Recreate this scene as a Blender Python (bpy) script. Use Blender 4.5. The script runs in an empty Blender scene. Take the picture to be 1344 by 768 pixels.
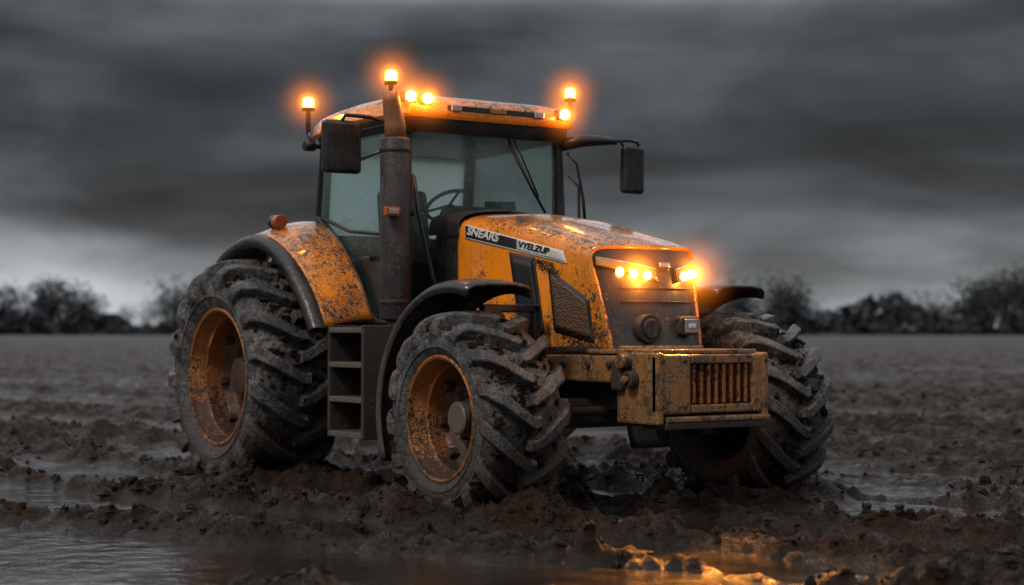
import bpy, math, random
import numpy as np
from mathutils import Vector, Matrix, Euler
random.seed(7); rng=np.random.RandomState(11)
scene=bpy.context.scene
scene.view_settings.view_transform='Standard'
# ---------------------------------------------------------------- helpers
def empty(name):
    o=bpy.data.objects.new(name,None); scene.collection.objects.link(o); return o
CUR=[None]
def add(name,verts,faces,mat,smooth=False,bevel=0,parent=None,seg=2):
    me=bpy.data.meshes.new(name); me.from_pydata([tuple(v) for v in verts],[],faces); me.update()
    o=bpy.data.objects.new(name,me); scene.collection.objects.link(o)
    if mat: me.materials.append(mat)
    if smooth:
        for p in me.polygons: p.use_smooth=True
    if bevel:
        m=o.modifiers.new('b','BEVEL'); m.width=bevel; m.segments=seg; m.limit_method='ANGLE'
    o.parent=parent or CUR[0]
    return o
def npmesh(name,co,q,mat,smooth=True):
    me=bpy.data.meshes.new(name); k=q.shape[1]
    me.vertices.add(len(co)); me.vertices.foreach_set('co',co.astype(np.float32).ravel())
    me.loops.add(q.size); me.loops.foreach_set('vertex_index',q.ravel().astype(np.int32))
    me.polygons.add(len(q)); me.polygons.foreach_set('loop_start',np.arange(0,q.size,k,dtype=np.int32)); me.polygons.foreach_set('loop_total',np.full(len(q),k,np.int32))
    me.polygons.foreach_set('use_smooth',np.full(len(q),smooth)); me.update(); me.validate()
    o=bpy.data.objects.new(name,me); scene.collection.objects.link(o); me.materials.append(mat); o.parent=CUR[0]; return o
def box(name,c,s,mat,rot=(0,0,0),bevel=.01,**k):
    R=Euler(rot).to_matrix(); vs=[]
    for i in (-1,1):
        for j in (-1,1):
            for l in (-1,1):
                vs.append(Vector(c)+R@Vector((i*s[0]/2,j*s[1]/2,l*s[2]/2)))
    f=[(0,1,3,2),(4,6,7,5),(0,4,5,1),(2,3,7,6),(0,2,6,4),(1,5,7,3)]
    return add(name,vs,f,mat,bevel=bevel,**k)
def prism(name,pts,y0,y1,mat,bevel=.01,**k):
    n=len(pts); vs=[(x,y0,z) for x,z in pts]+[(x,y1,z) for x,z in pts]
    f=[tuple(range(n)),tuple(range(2*n-1,n-1,-1))]+[(i,i+n,(i+1)%n+n,(i+1)%n) for i in range(n)]
    return add(name,vs,f,mat,bevel=bevel,**k)
def tube(name,pts,r,mat,closed=False,smooth=True,parent=None,res=10):
    pts=[Vector(p) for p in pts]; n=len(pts)
    rs=r if isinstance(r,(list,tuple)) else [r]*n
    vs=[];fs=[];prev=None
    for i,p in enumerate(pts):
        if closed: t=(pts[(i+1)%n]-pts[i-1]).normalized()
        else: t=(pts[min(i+1,n-1)]-pts[max(i-1,0)]).normalized()
        if prev is None:
            up=Vector((0,0,1)) if abs(t.z)<.9 else Vector((1,0,0))
            a=t.cross(up).normalized()
        else:
            a=(prev-t*prev.dot(t)).normalized()
        prev=a; b=t.cross(a)
        for k in range(res):
            an=2*math.pi*k/res
            vs.append(p+(a*math.cos(an)+b*math.sin(an))*rs[i])
    m=n if closed else n-1
    for i in range(m):
        j=(i+1)%n
        for k in range(res):
            fs.append((i*res+k,i*res+(k+1)%res,j*res+(k+1)%res,j*res+k))
    if not closed:
        fs.append(tuple(range(res-1,-1,-1))); fs.append(tuple((n-1)*res+k for k in range(res)))
    return add(name,vs,fs,mat,smooth=smooth,parent=parent)
def cyl(name,a,b,r,mat,r2=None,res=28,smooth=False,bevel=0.006):
    a=Vector(a);b=Vector(b);t=(b-a).normalized()
    up=Vector((0,0,1)) if abs(t.z)<.9 else Vector((1,0,0))
    u=t.cross(up).normalized(); w=t.cross(u); r2=r if r2 is None else r2
    vs=[a+(u*math.cos(2*math.pi*k/res)+w*math.sin(2*math.pi*k/res))*r for k in range(res)]
    vs+=[b+(u*math.cos(2*math.pi*k/res)+w*math.sin(2*math.pi*k/res))*r2 for k in range(res)]
    fs=[tuple(range(res-1,-1,-1)),tuple(range(res,2*res))]+[(k,(k+1)%res,res+(k+1)%res,res+k) for k in range(res)]
    o=add(name,vs,fs,mat,bevel=bevel)
    for p in o.data.polygons:
        if len(p.vertices)==4: p.use_smooth=True
    return o
def catmull(pts,n):
    P=[np.array(p,float) for p in pts]; P=[2*P[0]-P[1]]+P+[2*P[-1]-P[-2]]
    out=[]; segs=len(P)-3
    for q in range(n):
        t=q/(n-1)*segs; i=min(int(t),segs-1); f=t-i
        a,b,c,d=P[i:i+4]
        out.append(.5*((2*b)+(-a+c)*f+(2*a-5*b+4*c-d)*f*f+(-a+3*b-3*c+d)*f**3))
    return out
# ---------------------------------------------------------------- materials
class NT:
    def __init__(s,name,world=False):
        s.m=bpy.data.materials.new(name); s.m.use_nodes=True; s.t=s.m.node_tree
        s.n=s.t.nodes; s.l=s.t.links; s.b=s.n['Principled BSDF']; s.out=s.n['Material Output']
        s.tc=s.n.new('ShaderNodeTexCoord').outputs['Object']
    def noise(s,scale,detail=4,rough=.6,vec=None,dist=0):
        x=s.n.new('ShaderNodeTexNoise'); x.inputs['Scale'].default_value=scale; x.inputs['Detail'].default_value=detail
        x.inputs['Roughness'].default_value=rough; x.inputs['Distortion'].default_value=dist
        s.l.new(vec or s.tc,x.inputs['Vector']); return x.outputs['Fac']
    def ramp(s,fac,stops):
        r=s.n.new('ShaderNodeValToRGB'); e=r.color_ramp.elements
        while len(e)<len(stops): e.new(.5)
        for i,(p,c) in enumerate(stops):
            e[i].position=p; e[i].color=(c,c,c,1) if not isinstance(c,tuple) else (*c,1)
        s.l.new(fac,r.inputs[0]); return r.outputs[0]
    def math(s,op,a,b=None,clamp=False):
        x=s.n.new('ShaderNodeMath'); x.operation=op; x.use_clamp=clamp
        for i,v in enumerate((a,b)):
            if v is None: continue
            if isinstance(v,(int,float)): x.inputs[i].default_value=v
            else: s.l.new(v,x.inputs[i])
        return x.outputs[0]
    def mix(s,f,a,b):
        x=s.n.new('ShaderNodeMix'); x.data_type='RGBA'
        if isinstance(f,(int,float)): x.inputs[0].default_value=f
        else: s.l.new(f,x.inputs[0])
        for i,v in ((6,a),(7,b)):
            if isinstance(v,tuple): x.inputs[i].default_value=(*v,1)
            else: s.l.new(v,x.inputs[i])
        return x.outputs[2]
    def set(s,k,v):
        if isinstance(v,tuple): s.b.inputs[k].default_value=(*v,1)
        elif isinstance(v,(int,float)): s.b.inputs[k].default_value=v
        else: s.l.new(v,s.b.inputs[k])
    def bump(s,h,strength=.4,dist=.01):
        x=s.n.new('ShaderNodeBump'); x.inputs['Strength'].default_value=strength; x.inputs['Distance'].default_value=dist
        s.l.new(h,x.inputs['Height']); s.l.new(x.outputs[0],s.b.inputs['Normal'])
    def sep(s,src,ax):
        x=s.n.new('ShaderNodeSeparateXYZ'); s.l.new(src,x.inputs[0]); return x.outputs[ax]
    def geo(s,k): return s.n.new('ShaderNodeNewGeometry').outputs[k]

def dirty(name,base,rough=.35,metal=0,amount=.5,dirt=(.03,.02,.014),dust=(.16,.125,.09),topdirt=.12,lowdirt=.18,coat=0,filmamt=.75,bd=.005):
    N=NT(name)
    fine=N.noise(75,3,.65); mid=N.noise(22,5,.7); big=N.noise(2.6,4,.6)
    mpn=N.n.new('ShaderNodeMapping'); mpn.inputs['Scale'].default_value=(26,26,2.2); N.l.new(N.tc,mpn.inputs[0])
    strk=N.noise(1.,4,.65,vec=mpn.outputs[0])
    nz=N.math('MAXIMUM',N.sep(N.geo('Normal'),2),0)
    z=N.sep(N.tc,2)
    low=N.math('SUBTRACT',1.0,N.math('MULTIPLY',N.math('SUBTRACT',z,.9),1.1),clamp=True)
    bias=N.math('ADD',N.math('MULTIPLY',nz,topdirt),N.math('MULTIPLY',low,lowdirt))
    bias=N.math('ADD',bias,N.math('MULTIPLY',N.math('SUBTRACT',big,.5),.45))
    s1=N.math('ADD',fine,bias); s2=N.math('ADD',mid,bias)
    t=.74-.16*amount
    m1=N.ramp(s1,[(t-.01,0.),(t+.02,1.)]); m2=N.ramp(s2,[(t+.0,0.),(t+.05,1.)])
    m3=N.math('MULTIPLY',N.ramp(N.math('ADD',strk,N.math('MULTIPLY',bias,.6)),[(.56,0.),(.70,1.)]),.55*amount+.10)
    mask=N.math('MAXIMUM',N.math('MAXIMUM',m1,m2),m3)
    film=N.math('MULTIPLY',N.ramp(N.math('ADD',N.noise(6,6,.7),bias),[(.4,0.),(.85,1.)]),filmamt)
    c=N.mix(N.noise(3,3),base,tuple(v*.72 for v in base))
    c=N.mix(film,c,dust)
    dc=N.mix(N.noise(40,2),dirt,tuple(v*1.9 for v in dirt))
    c=N.mix(mask,c,dc)
    N.set('Base Color',c); N.set('Metallic',metal)
    r=N.math('ADD',rough,N.math('MULTIPLY',film,.3)); r=N.math('ADD',r,N.math('MULTIPLY',mask,.15),clamp=True)
    N.set('Roughness',r)
    if coat: N.set('Coat Weight',coat); N.set('Coat Roughness',.08)
    N.bump(N.math('ADD',mask,N.math('MULTIPLY',fine,.3)),.7,bd)
    return N.m
ORANGE=dirty('orange_paint',(.88,.25,.004),.22,0,.64,dirt=(.020,.013,.008),topdirt=.12,lowdirt=.17,dust=(.50,.155,.012),coat=.7,filmamt=.6)
BLACK=dirty('black_plastic',(.009,.009,.010),.22,0,.5,dirt=(.035,.026,.019),dust=(.035,.03,.025))
FRAME=dirty('black_frame',(.006,.006,.007),.28,0,.1,dust=(.02,.018,.017))
GRILLE=dirty('grille_panel',(.010,.009,.009),.25,0,.3,dust=(.03,.02,.015))
RUSTY=dirty('muddy_cast_iron',(.32,.14,.042),.28,.15,.64,dirt=(.03,.018,.011),dust=(.26,.135,.052),topdirt=.03,lowdirt=.10,bd=.008)
CHASS=dirty('chassis_iron',(.018,.012,.009),.40,.1,.7,dirt=(.02,.013,.009),dust=(.036,.024,.016))
RIM=dirty('rusty_rim',(.58,.20,.05),.28,.6,.44,dirt=(.03,.018,.012),dust=(.22,.09,.034),lowdirt=.12)
RIMD=dirty('rusty_rim_dish',(.11,.036,.012),.40,.3,.65,dirt=(.018,.012,.008),dust=(.07,.032,.013),lowdirt=.10)
HUBM=dirty('muddy_hub',(.10,.075,.055),.42,.1,.5,dirt=(.03,.02,.014),dust=(.12,.09,.065),lowdirt=.05)
EXH=dirty('muddy_exhaust',(.020,.017,.016),.40,.1,.95,dirt=(.045,.036,.031),dust=(.04,.033,.029),lowdirt=.05,bd=.014)
def rubber():
    N=NT('muddy_rubber')
    a=N.noise(3.5,5,.65); b=N.noise(30,6,.7); f=N.noise(110,3,.6)
    c=N.mix(N.ramp(N.math('ADD',N.math('MULTIPLY',a,.5),N.math('MULTIPLY',b,.5)),[(.43,0.),(.60,1.)]),(.010,.0095,.0093),(.125,.113,.101))
    c=N.mix(N.ramp(N.noise(9,6,.7),[(.50,0.),(.58,1.)]),c,(.022,.016,.0115))
    z=N.sep(N.tc,2)
    low=N.ramp(N.math('SUBTRACT',N.math('ADD',.75,N.math('MULTIPLY',N.math('SUBTRACT',a,.5),1.6)),z),[(.0,0.),(.3,1.)])
    c=N.mix(N.math('MULTIPLY',low,.85),c,(.026,.016,.0100))
    N.set('Base Color',c); N.set('Roughness',N.ramp(b,[(.35,.16),(.65,.5)]))
    N.bump(N.math('ADD',N.math('MULTIPLY',b,1.),N.math('MULTIPLY',f,.5)),1.,.018)
    return N.m
RUB=rubber()
def simple(name,c,r=.5,metal=0):
    N=NT(name); N.set('Base Color',N.mix(N.noise(12,4),c,tuple(v*.7 for v in c))); N.set('Roughness',r); N.set('Metallic',metal); return N.m
SEAT=simple('seat_fabric',(.012,.012,.013),.8)
CHROME=simple('lamp_reflector',(.5,.48,.45),.25,.8)
WHITE=simple('decal_white',(.6,.58,.53),.5); DBLACK=simple('decal_black',(.008,.008,.008),.5)
DEC=dirty('decal_worn_white',(.62,.60,.55),.5,0,.35,topdirt=0,lowdirt=0)
def emis(name,c,s):
    N=NT(name); N.set('Base Color',c); N.set('Emission Color',c); N.set('Emission Strength',s); return N.m
AMB=emis('amber_lamp',(1,.38,.03),30.); AMB2=emis('amber_led',(1,.50,.07),48.)
LENS=NT('lamp_lens'); LENS.set('Base Color',(.10,.06,.03)); LENS.set('Roughness',.08); LENS.set('Emission Color',(1,.33,.03)); LENS.set('Emission Strength',.32); LENS=LENS.m
AMBOFF=NT('amber_unlit'); AMBOFF.set('Base Color',(.30,.06,.01)); AMBOFF.set('Roughness',.2); AMBOFF=AMBOFF.m
def mud(name,WL):
    M=NT(name)
    z=M.sep(M.tc,2)
    n1=M.noise(1.3,6,.65); n2=M.noise(14,8,.72); n3=M.noise(55,6,.75); n4=M.noise(3.2,5,.6)
    c=M.mix(M.ramp(n2,[(.40,0.),(.66,1.)]),(.0062,.0034,.0019),(.048,.0265,.0150))
    c=M.mix(M.ramp(n1,[(.42,0.),(.66,.8)]),c,(.020,.0114,.0068))
    zz=M.math('ADD',M.math('SUBTRACT',z,WL),M.math('MULTIPLY',M.math('SUBTRACT',n2,.5),.12))
    wet=M.ramp(zz,[(.0,1.),(.07,0.)])
    c=M.mix(wet,c,(.0065,.004,.0026))
    M.set('Base Color',c)
    sheen=M.math('MULTIPLY',M.ramp(n4,[(.42,0.),(.54,1.)]),M.ramp(n3,[(.45,0.),(.55,1.)]))
    r=M.math('SUBTRACT',M.ramp(n3,[(.35,.42),(.65,.85)]),M.math('ADD',M.math('MULTIPLY',wet,.24),M.math('MULTIPLY',sheen,.38))); M.set('Roughness',r)
    M.set('Specular IOR Level',M.math('ADD',M.math('ADD',.12,M.math('MULTIPLY',sheen,.36)),M.math('MULTIPLY',wet,.38))); M.b.inputs['Specular Tint'].default_value=(1,.93,.86,1)
    M.bump(M.math('ADD',n2,M.math('MULTIPLY',n3,.6)),1.,.045)
    return M.m
WL=-.03
MUD=mud('wet_mud',WL)
def glass(name,tint,film,amt):  # dirt film whose pale teal also paints window brightness into the pane
    N=NT(name); n=N.n; l=N.l
    tr=n.new('ShaderNodeBsdfTransparent'); tr.inputs[0].default_value=(*tint,1)
    gl=n.new('ShaderNodeBsdfGlossy'); gl.inputs['Roughness'].default_value=.04
    fr=n.new('ShaderNodeFresnel'); fr.inputs[0].default_value=1.5
    m1=n.new('ShaderNodeMixShader'); l.new(fr.outputs[0],m1.inputs[0]); l.new(tr.outputs[0],m1.inputs[1]); l.new(gl.outputs[0],m1.inputs[2])
    tl=n.new('ShaderNodeBsdfTranslucent'); tl.inputs[0].default_value=(*film,1)
    df=n.new('ShaderNodeBsdfDiffuse'); df.inputs[0].default_value=(*film,1)
    ad=n.new('ShaderNodeMixShader'); ad.inputs[0].default_value=.5; l.new(tl.outputs[0],ad.inputs[1]); l.new(df.outputs[0],ad.inputs[2])
    zf=N.ramp(N.math('ADD',N.math('MULTIPLY',N.math('SUBTRACT',N.sep(N.tc,2),1.9),.6),N.math('MULTIPLY',N.math('SUBTRACT',N.noise(2.5,4),.5),.8)),[(.0,.20),(.45,1.1)])
    f=N.math('MULTIPLY',N.math('MULTIPLY',N.ramp(N.noise(4,5,.65),[(.3,.5),(.7,1.)]),amt),zf)
    f=N.math('ADD',f,N.math('MULTIPLY',N.ramp(N.noise(60,3,.6),[(.62,0.),(.67,1.)]),.3),clamp=True)
    m2=n.new('ShaderNodeMixShader'); l.new(f,m2.inputs[0]); l.new(m1.outputs[0],m2.inputs[1]); l.new(ad.outputs[0],m2.inputs[2])
    l.new(m2.outputs[0],N.out.inputs[0]); return N.m
GLASS=glass('tinted_glass',(.82,.93,.90),(.36,.62,.58),.27)
GLASSF=glass('windscreen_glass',(.92,.98,.96),(.55,.78,.75),.22)
GLASSR=glass('rear_window_glass',(.85,.95,.93),(.85,.99,.97),2.0)  # dense pale film: brightness of the view painted onto the rear pane

# ================================================================ TRACTOR
T=empty('tractor'); CUR[0]=T
import bmesh
b=bmesh.new(); bmesh.ops.create_icosphere(b,subdivisions=2,radius=1); iv=np.array([v.co[:] for v in b.verts]); ifc=np.array([[v.index for v in f.verts] for f in b.faces]); b.free()
def clumps(name,P3,S,mat,rs):
    nc=len(P3); ph=rs.rand(nc,3)*6; sc=S[:,None]*rs.uniform(.7,1.4,(nc,3))
    w=1+.34*np.sin(iv[None,:,0]*4+ph[:,0:1])*np.sin(iv[None,:,1]*5+ph[:,1:2])+.25*np.sin(iv[None,:,2]*6+ph[:,2:3])+rs.uniform(-.13,.13,(nc,len(iv)))
    p=iv[None]*w[:,:,None]*sc[:,None,:]; a=rs.rand(nc)*6.28; ca=np.cos(a)[:,None]; sa=np.sin(a)[:,None]
    px=p[:,:,0]*ca-p[:,:,1]*sa+P3[:,0:1]; py=p[:,:,0]*sa+p[:,:,1]*ca+P3[:,1:2]; pz=p[:,:,2]+P3[:,2:3]
    co=np.stack([px,py,pz],-1).reshape(-1,3); q=(ifc[None]+(np.arange(nc)*len(iv))[:,None,None]).reshape(-1,3)
    return npmesh(name,co,q,mat,False)
def wheel(tag,cx,cy,cz,side,R,hw,prof,lugh,nl,rimr,lugw,hub):
    W=empty(tag); W.parent=T; old=CUR[0]; CUR[0]=W
    P=catmull(prof,15)
    full=[(-p[0],p[1]) for p in P[::-1]]+[(p[0],p[1]) for p in P[1:]]
    NS=120; vs=[];fs=[]
    rr=np.random.RandomState(int(abs(cx*10+cy*7))+3)
    for i in range(NS):
        a=2*math.pi*i/NS
        for (o,r) in full:
            vs.append((cx+r*math.cos(a),cy+side*o,cz+r*math.sin(a)))
    m=len(full)
    for i in range(NS):
        for k in range(m-1):
            j=(i+1)%NS; fs.append((i*m+k,i*m+k+1,j*m+k+1,j*m+k))
    add('tyre_carcass',vs,fs,RUB,smooth=True)
    D=np.array(P); L=np.r_[0,np.cumsum(np.linalg.norm(np.diff(D,axis=0),axis=1))]
    n_=700; th=rr.rand(n_)*2*math.pi; sp=rr.uniform(-1,1,n_)*L[-1]*.62; o=np.interp(abs(sp),L,D[:,0])*np.sign(sp); r=np.interp(abs(sp),L,D[:,1])
    S=.008+.032*rr.rand(n_)**2.5
    clumps('caked_mud',np.stack([cx+r*np.cos(th),cy+side*o,cz+r*np.sin(th)],-1),S,MUD,rr)
    smax=L[np.argmin(abs(D[:,1]-(rimr+.48*(R-lugh-rimr))))]
    smax=max(smax,hw*1.08)
    vs=[];fs=[]
    for sgn in (1,-1):
        for q in range(nl):
            th0=2*math.pi*(q+(.5 if sgn<0 else 0))/nl
            K=14; base=len(vs)
            jit=1+rr.uniform(-.04,.04)
            for k in range(K):
                s=-.035+(smax+.035)*k/(K-1); sp=max(s,0)
                o=np.interp(sp,L,D[:,0]); r=np.interp(sp,L,D[:,1])
                e=.01; o2=np.interp(sp+e,L,D[:,0]); r2=np.interp(sp+e,L,D[:,1])
                t=np.array([o2-o,r2-r]); t/=np.linalg.norm(t)+1e-9; nrm=np.array([-t[1],t[0]])
                if s<0: o=s
                f=k/(K-1)
                h=lugh*(1+.12*f if f<.70 else 1.08*max(0.03,1-((f-.70)/.30)**1.2))
                ofs=(.40*min(sp,hw*.95)/hw - (.06*math.sin(f*3.1)))*jit*(.34/ (R*.44))
                w=lugw*(.85+.6*f) 
                for (hh,ww) in ((-.012,w*.66),(h*.9,w*.5),(h,w*.40),(h,-w*.40),(h*.9,-w*.5),(-.012,-w*.66)):
                    oo=o+nrm[0]*hh; r_=r+nrm[1]*hh
                    a=th0+ofs+(ww+rr.uniform(-.003,.003))/R
                    vs.append((cx+r_*math.cos(a),cy+side*sgn*oo,cz+r_*math.sin(a)))
            for k in range(K-1):
                for c in range(5):
                    fs.append((base+k*6+c,base+k*6+c+1,base+(k+1)*6+c+1,base+(k+1)*6+c))
            fs.append(tuple(base+c for c in range(6))); fs.append(tuple(base+(K-1)*6+c for c in range(5,-1,-1)))
    add('tyre_lugs',vs,fs,RUB,bevel=.005,seg=1)
    def rev(name,pf,mat,NS=64,smooth=True):
        vs=[];fs=[];m=len(pf)
        for i in range(NS):
            a=2*math.pi*i/NS
            for (o,r) in pf: vs.append((cx+r*math.cos(a),cy+side*o,cz+r*math.sin(a)))
        for i in range(NS):
            for k in range(m-1):
                j=(i+1)%NS; fs.append((i*m+k,i*m+k+1,j*m+k+1,j*m+k))
        ob=add(name,vs,fs,mat,smooth=smooth)
        md=ob.modifiers.new('e','EDGE_SPLIT'); md.split_angle=math.radians(35); return ob
    for rq in (.30,.62):
        i_=np.argmin(abs(D[:,1]-(rimr+rq*(R-lugh-rimr)))); oo,rr_=D[i_]
        rev('sidewall_bead',[(oo-.01,rr_-.014),(oo+.008,rr_-.006),(oo+.008,rr_+.006),(oo-.01,rr_+.014)],RUB)
    bo=prof[-1][0]
    rev('rim',[(bo-.02,rimr+.02),(bo+.012,rimr+.018),(bo+.018,rimr+.005),(bo+.01,rimr-.012),(bo-.03,rimr-.02),(bo-.05,rimr-.035),(bo-.10,rimr-.04),
               (bo-.13,rimr-.065),(.05,rimr-.072)],RIM)
    rev('rim_dish',[(.05,rimr-.072),(.03,rimr-.09),(-.02,rimr-.16),(-.01,hub*2.1),(.03,hub*1.6),(.05,hub*1.5),(.05,0.0001)],RIMD)
    rev('rim_inner',[(-bo,rimr+.01),(-bo+.05,rimr-.03),(-.02,rimr-.08)],CHASS)
    he=bo-.13 if hub<.11 else bo-.19
    rev('hub',[(.04,hub*1.15),(he-.05,hub*1.1),(he-.05,hub*1.25),(he-.01,hub*1.25),(he,hub*1.1),(he,.0001)],RIMD if cx<-1 else HUBM)
    for k in range(8):
        a=2*math.pi*k/8+.2; r=hub*1.85
        cyl('wheel_nut',(cx+r*math.cos(a),cy+side*(.0),cz+r*math.sin(a)),(cx+r*math.cos(a),cy+side*.06,cz+r*math.sin(a)),.022,RIMD,res=6,bevel=0)
    for k in range(8):
        a=2*math.pi*k/8+.1; r=rimr-.1
        box('rim_lug',(cx+r*math.cos(a),cy+side*.06,cz+r*math.sin(a)),(.05,.08,.07),RIMD,rot=(0,-a,0))
    CUR[0]=old
fp=[(0,.690),(.15,.685),(.25,.668),(.31,.625),(.34,.56),(.332,.50),(.30,.447)]
rp=[(0,.955),(.18,.948),(.30,.92),(.37,.865),(.405,.78),(.395,.69),(.345,.605)]
for sd in (-1,1):
    wheel('front_wheel',0,sd*1.28,.71,sd,.775,.34,fp,.082,15,.437,.090,.095)
    wheel('rear_wheel',-3.6,sd*1.30,.93,sd,1.045,.40,rp,.090,17,.59,.106,.13)
# ---------------------------------------------------------------- hood
ZB=1.17
def zc(x): return np.interp(x,[-1.47,-.9,-.4,0,.3,.62],[2.31,2.28,2.205,2.11,2.035,1.93])
def Xf(y,z): return .56+.2*np.clip((1.9-z)/.73,-.2,1)-.24*(min(abs(y),.5)/.5)**2.2
def taper(u,z): return 1-.16*u**3*np.clip((1.9-z)/.73,0,1)
cs=catmull([(0,0),(.3,-.006),(.6,-.024),(.8,-.05),(.91,-.078),(.965,-.115),(.992,-.165),(1.0,-.23)],22)
def hoodpoint(u,v,d,side):
    y=.5*v; z=1.9
    for _ in range(3):
        X=-1.47+u*(Xf(y,z)+1.47)
        z=zc(X)+d[1] if d[0]=='t' else (zc(X)-.23)*(1-d[1])+ZB*d[1]
    yy=y*taper(u,z)
    return (X,side*yy,z)
def row(u):
    r=[]
    for f in np.linspace(1,.08,12): r.append(hoodpoint(u,1,('s',f),-1))
    for v,dz in cs[::-1]: r.append(hoodpoint(u,v,('t',dz),-1))
    for v,dz in cs[1:]: r.append(hoodpoint(u,v,('t',dz),1))
    for f in np.linspace(.08,1,12): r.append(hoodpoint(u,1,('s',f),1))
    return r
us=np.linspace(0,1,40); vs=[];fs=[]
for u in us: vs+=row(u)
m=len(vs)//len(us)
for i in range(len(us)-1):
    for k in range(m-1): fs.append((i*m+k,(i+1)*m+k,(i+1)*m+k+1,i*m+k+1))
ho=add('hood',vs,fs,ORANGE,smooth=True); sm=ho.modifiers.new('s','SOLIDIFY'); sm.thickness=.022; sm.offset=-1
vs=[];fs=[]
cols=[(v,dz,-1) for v,dz in cs[::-1]]+[(v,dz,1) for v,dz in cs[1:]]
NR=22
def nose(v,dz,sd,f,off=-.02,shr=.975):
    zt=hoodpoint(1,v,('t',dz),sd)[2]-.012
    z=zt*(1-f)+ZB*f; y=.5*v
    return (Xf(y,z)+off,sd*y*taper(1,z)*shr,z)
for (v,dz,sd) in cols:
    for r in range(NR+1): vs.append(nose(v,dz,sd,r/NR))
for i in range(len(cols)-1):
    for r in range(NR): fs.append((i*(NR+1)+r,i*(NR+1)+r+1,(i+1)*(NR+1)+r+1,(i+1)*(NR+1)+r))
add('grille_front',vs,fs,GRILLE,smooth=True)
def nosexyz(y,z,off=0): return (Xf(y/ max(taper(1,z),.5),z)+off,y,z)
def nosepatch(name,c,mat,off,ny=14,nz=5,thick=.012):
    y0,a0,b0,y1,a1,b1=c; vs=[];fs=[]
    for i in range(ny+1):
        f=i/ny
        for j in range(nz+1):
            g=j/nz; z=(a0*(1-f)+a1*f)*(1-g)+(b0*(1-f)+b1*f)*g; vs.append(nosexyz(y0*(1-f)+y1*f,z,off))
    for i in range(ny):
        for j in range(nz): fs.append((i*(nz+1)+j,(i+1)*(nz+1)+j,(i+1)*(nz+1)+j+1,i*(nz+1)+j+1))
    o=add(name,vs,fs,mat,smooth=True); s=o.modifiers.new('s','SOLIDIFY'); s.thickness=thick; s.offset=0; return o
for sd in (-1,1):
    nosepatch('headlight_bezel',(sd*.475,1.80,1.885,sd*.085,1.685,1.80),FRAME,-.006)
    nosepatch('headlight_lens',(sd*.47,1.815,1.87,sd*.10,1.705,1.785),LENS,.004)
    nosepatch('headlight_chrome',(sd*.472,1.87,1.878,sd*.10,1.785,1.793),CHROME,.006)
    for yy in (.35,.265,.175):
        p=nosexyz(sd*yy,1.765-.03*(.36-yy)/.2,.014)
        cyl('headlight_led',(p[0]-.01,p[1],p[2]),(p[0]+.012,p[1],p[2]),.032,AMB2,res=16,bevel=.006)
nosepatch('nose_mark',(-.05,1.80,1.835,.05,1.80,1.835),CHROME,.0,4,2,.01)
nosepatch('nose_mark_point',(-.03,1.775,1.80,.03,1.775,1.80),FRAME,.0,4,2,.008)
nosepatch('lower_grille_sill',(-.40,1.18,1.225,.40,1.18,1.225),RUSTY,.004)
for zz in (1.54,1.64): nosepatch('grille_slat',(-.36,zz,zz+.010,.36,zz,zz+.010),FRAME,-.012)
p=nosexyz(-.22,1.35); cyl('tow_cap',(p[0]-.05,p[1],p[2]),(p[0]+.03,p[1],p[2]),.105,CHASS); cyl('tow_cap_ring',(p[0]+.03,p[1],p[2]),(p[0]+.045,p[1],p[2]),.07,EXH)
p=nosexyz(.10,1.37); box('lamp_housing',(p[0]+.02,p[1],p[2]),(.09,.17,.14),BLACK,bevel=.02); box('work_lamp_glass',(p[0]+.07,p[1],p[2]),(.012,.125,.10),CHROME,bevel=.01)
box('lamp_bulb',(p[0]+.08,p[1],p[2]),(.012,.06,.03),WHITE,bevel=.004)
def sidepatch(name,cor,mat,off,side=-1,nx=12,nz=10,thick=.01):
    vs=[];fs=[]
    for i in range(nx+1):
        f=i/nx
        for j in range(nz+1):
            g=j/nz
            x=(cor[0][0]*(1-f)+cor[1][0]*f)*(1-g)+(cor[3][0]*(1-f)+cor[2][0]*f)*g
            z=(cor[0][1]*(1-f)+cor[1][1]*f)*(1-g)+(cor[3][1]*(1-f)+cor[2][1]*f)*g
            u=(x+1.47)/(Xf(.5,z)+1.47); vs.append((x,side*(.5*taper(u,z)+off),z))
    for i in range(nx):
        for j in range(nz): fs.append((i*(nz+1)+j,(i+1)*(nz+1)+j,(i+1)*(nz+1)+j+1,i*(nz+1)+j+1))
    o=add(name,vs,fs,mat,smooth=True); s=o.modifiers.new('s','SOLIDIFY'); s.thickness=thick; s.offset=0; return o
MESH=NT('grille_mesh')
vo=MESH.n.new('ShaderNodeTexVoronoi'); vo.inputs['Scale'].default_value=70; MESH.l.new(MESH.tc,vo.inputs['Vector'])
MESH.set('Base Color',MESH.mix(MESH.ramp(vo.outputs['Distance'],[(.3,0.),(.5,1.)]),(.006,.005,.005),(.10,.045,.016))); MESH.set('Roughness',.6); MESH.bump(vo.outputs['Distance'],.8,.01); MESH=MESH.m
SLOT=simple('air_slot_dark',(.004,.004,.004),.6)
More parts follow.
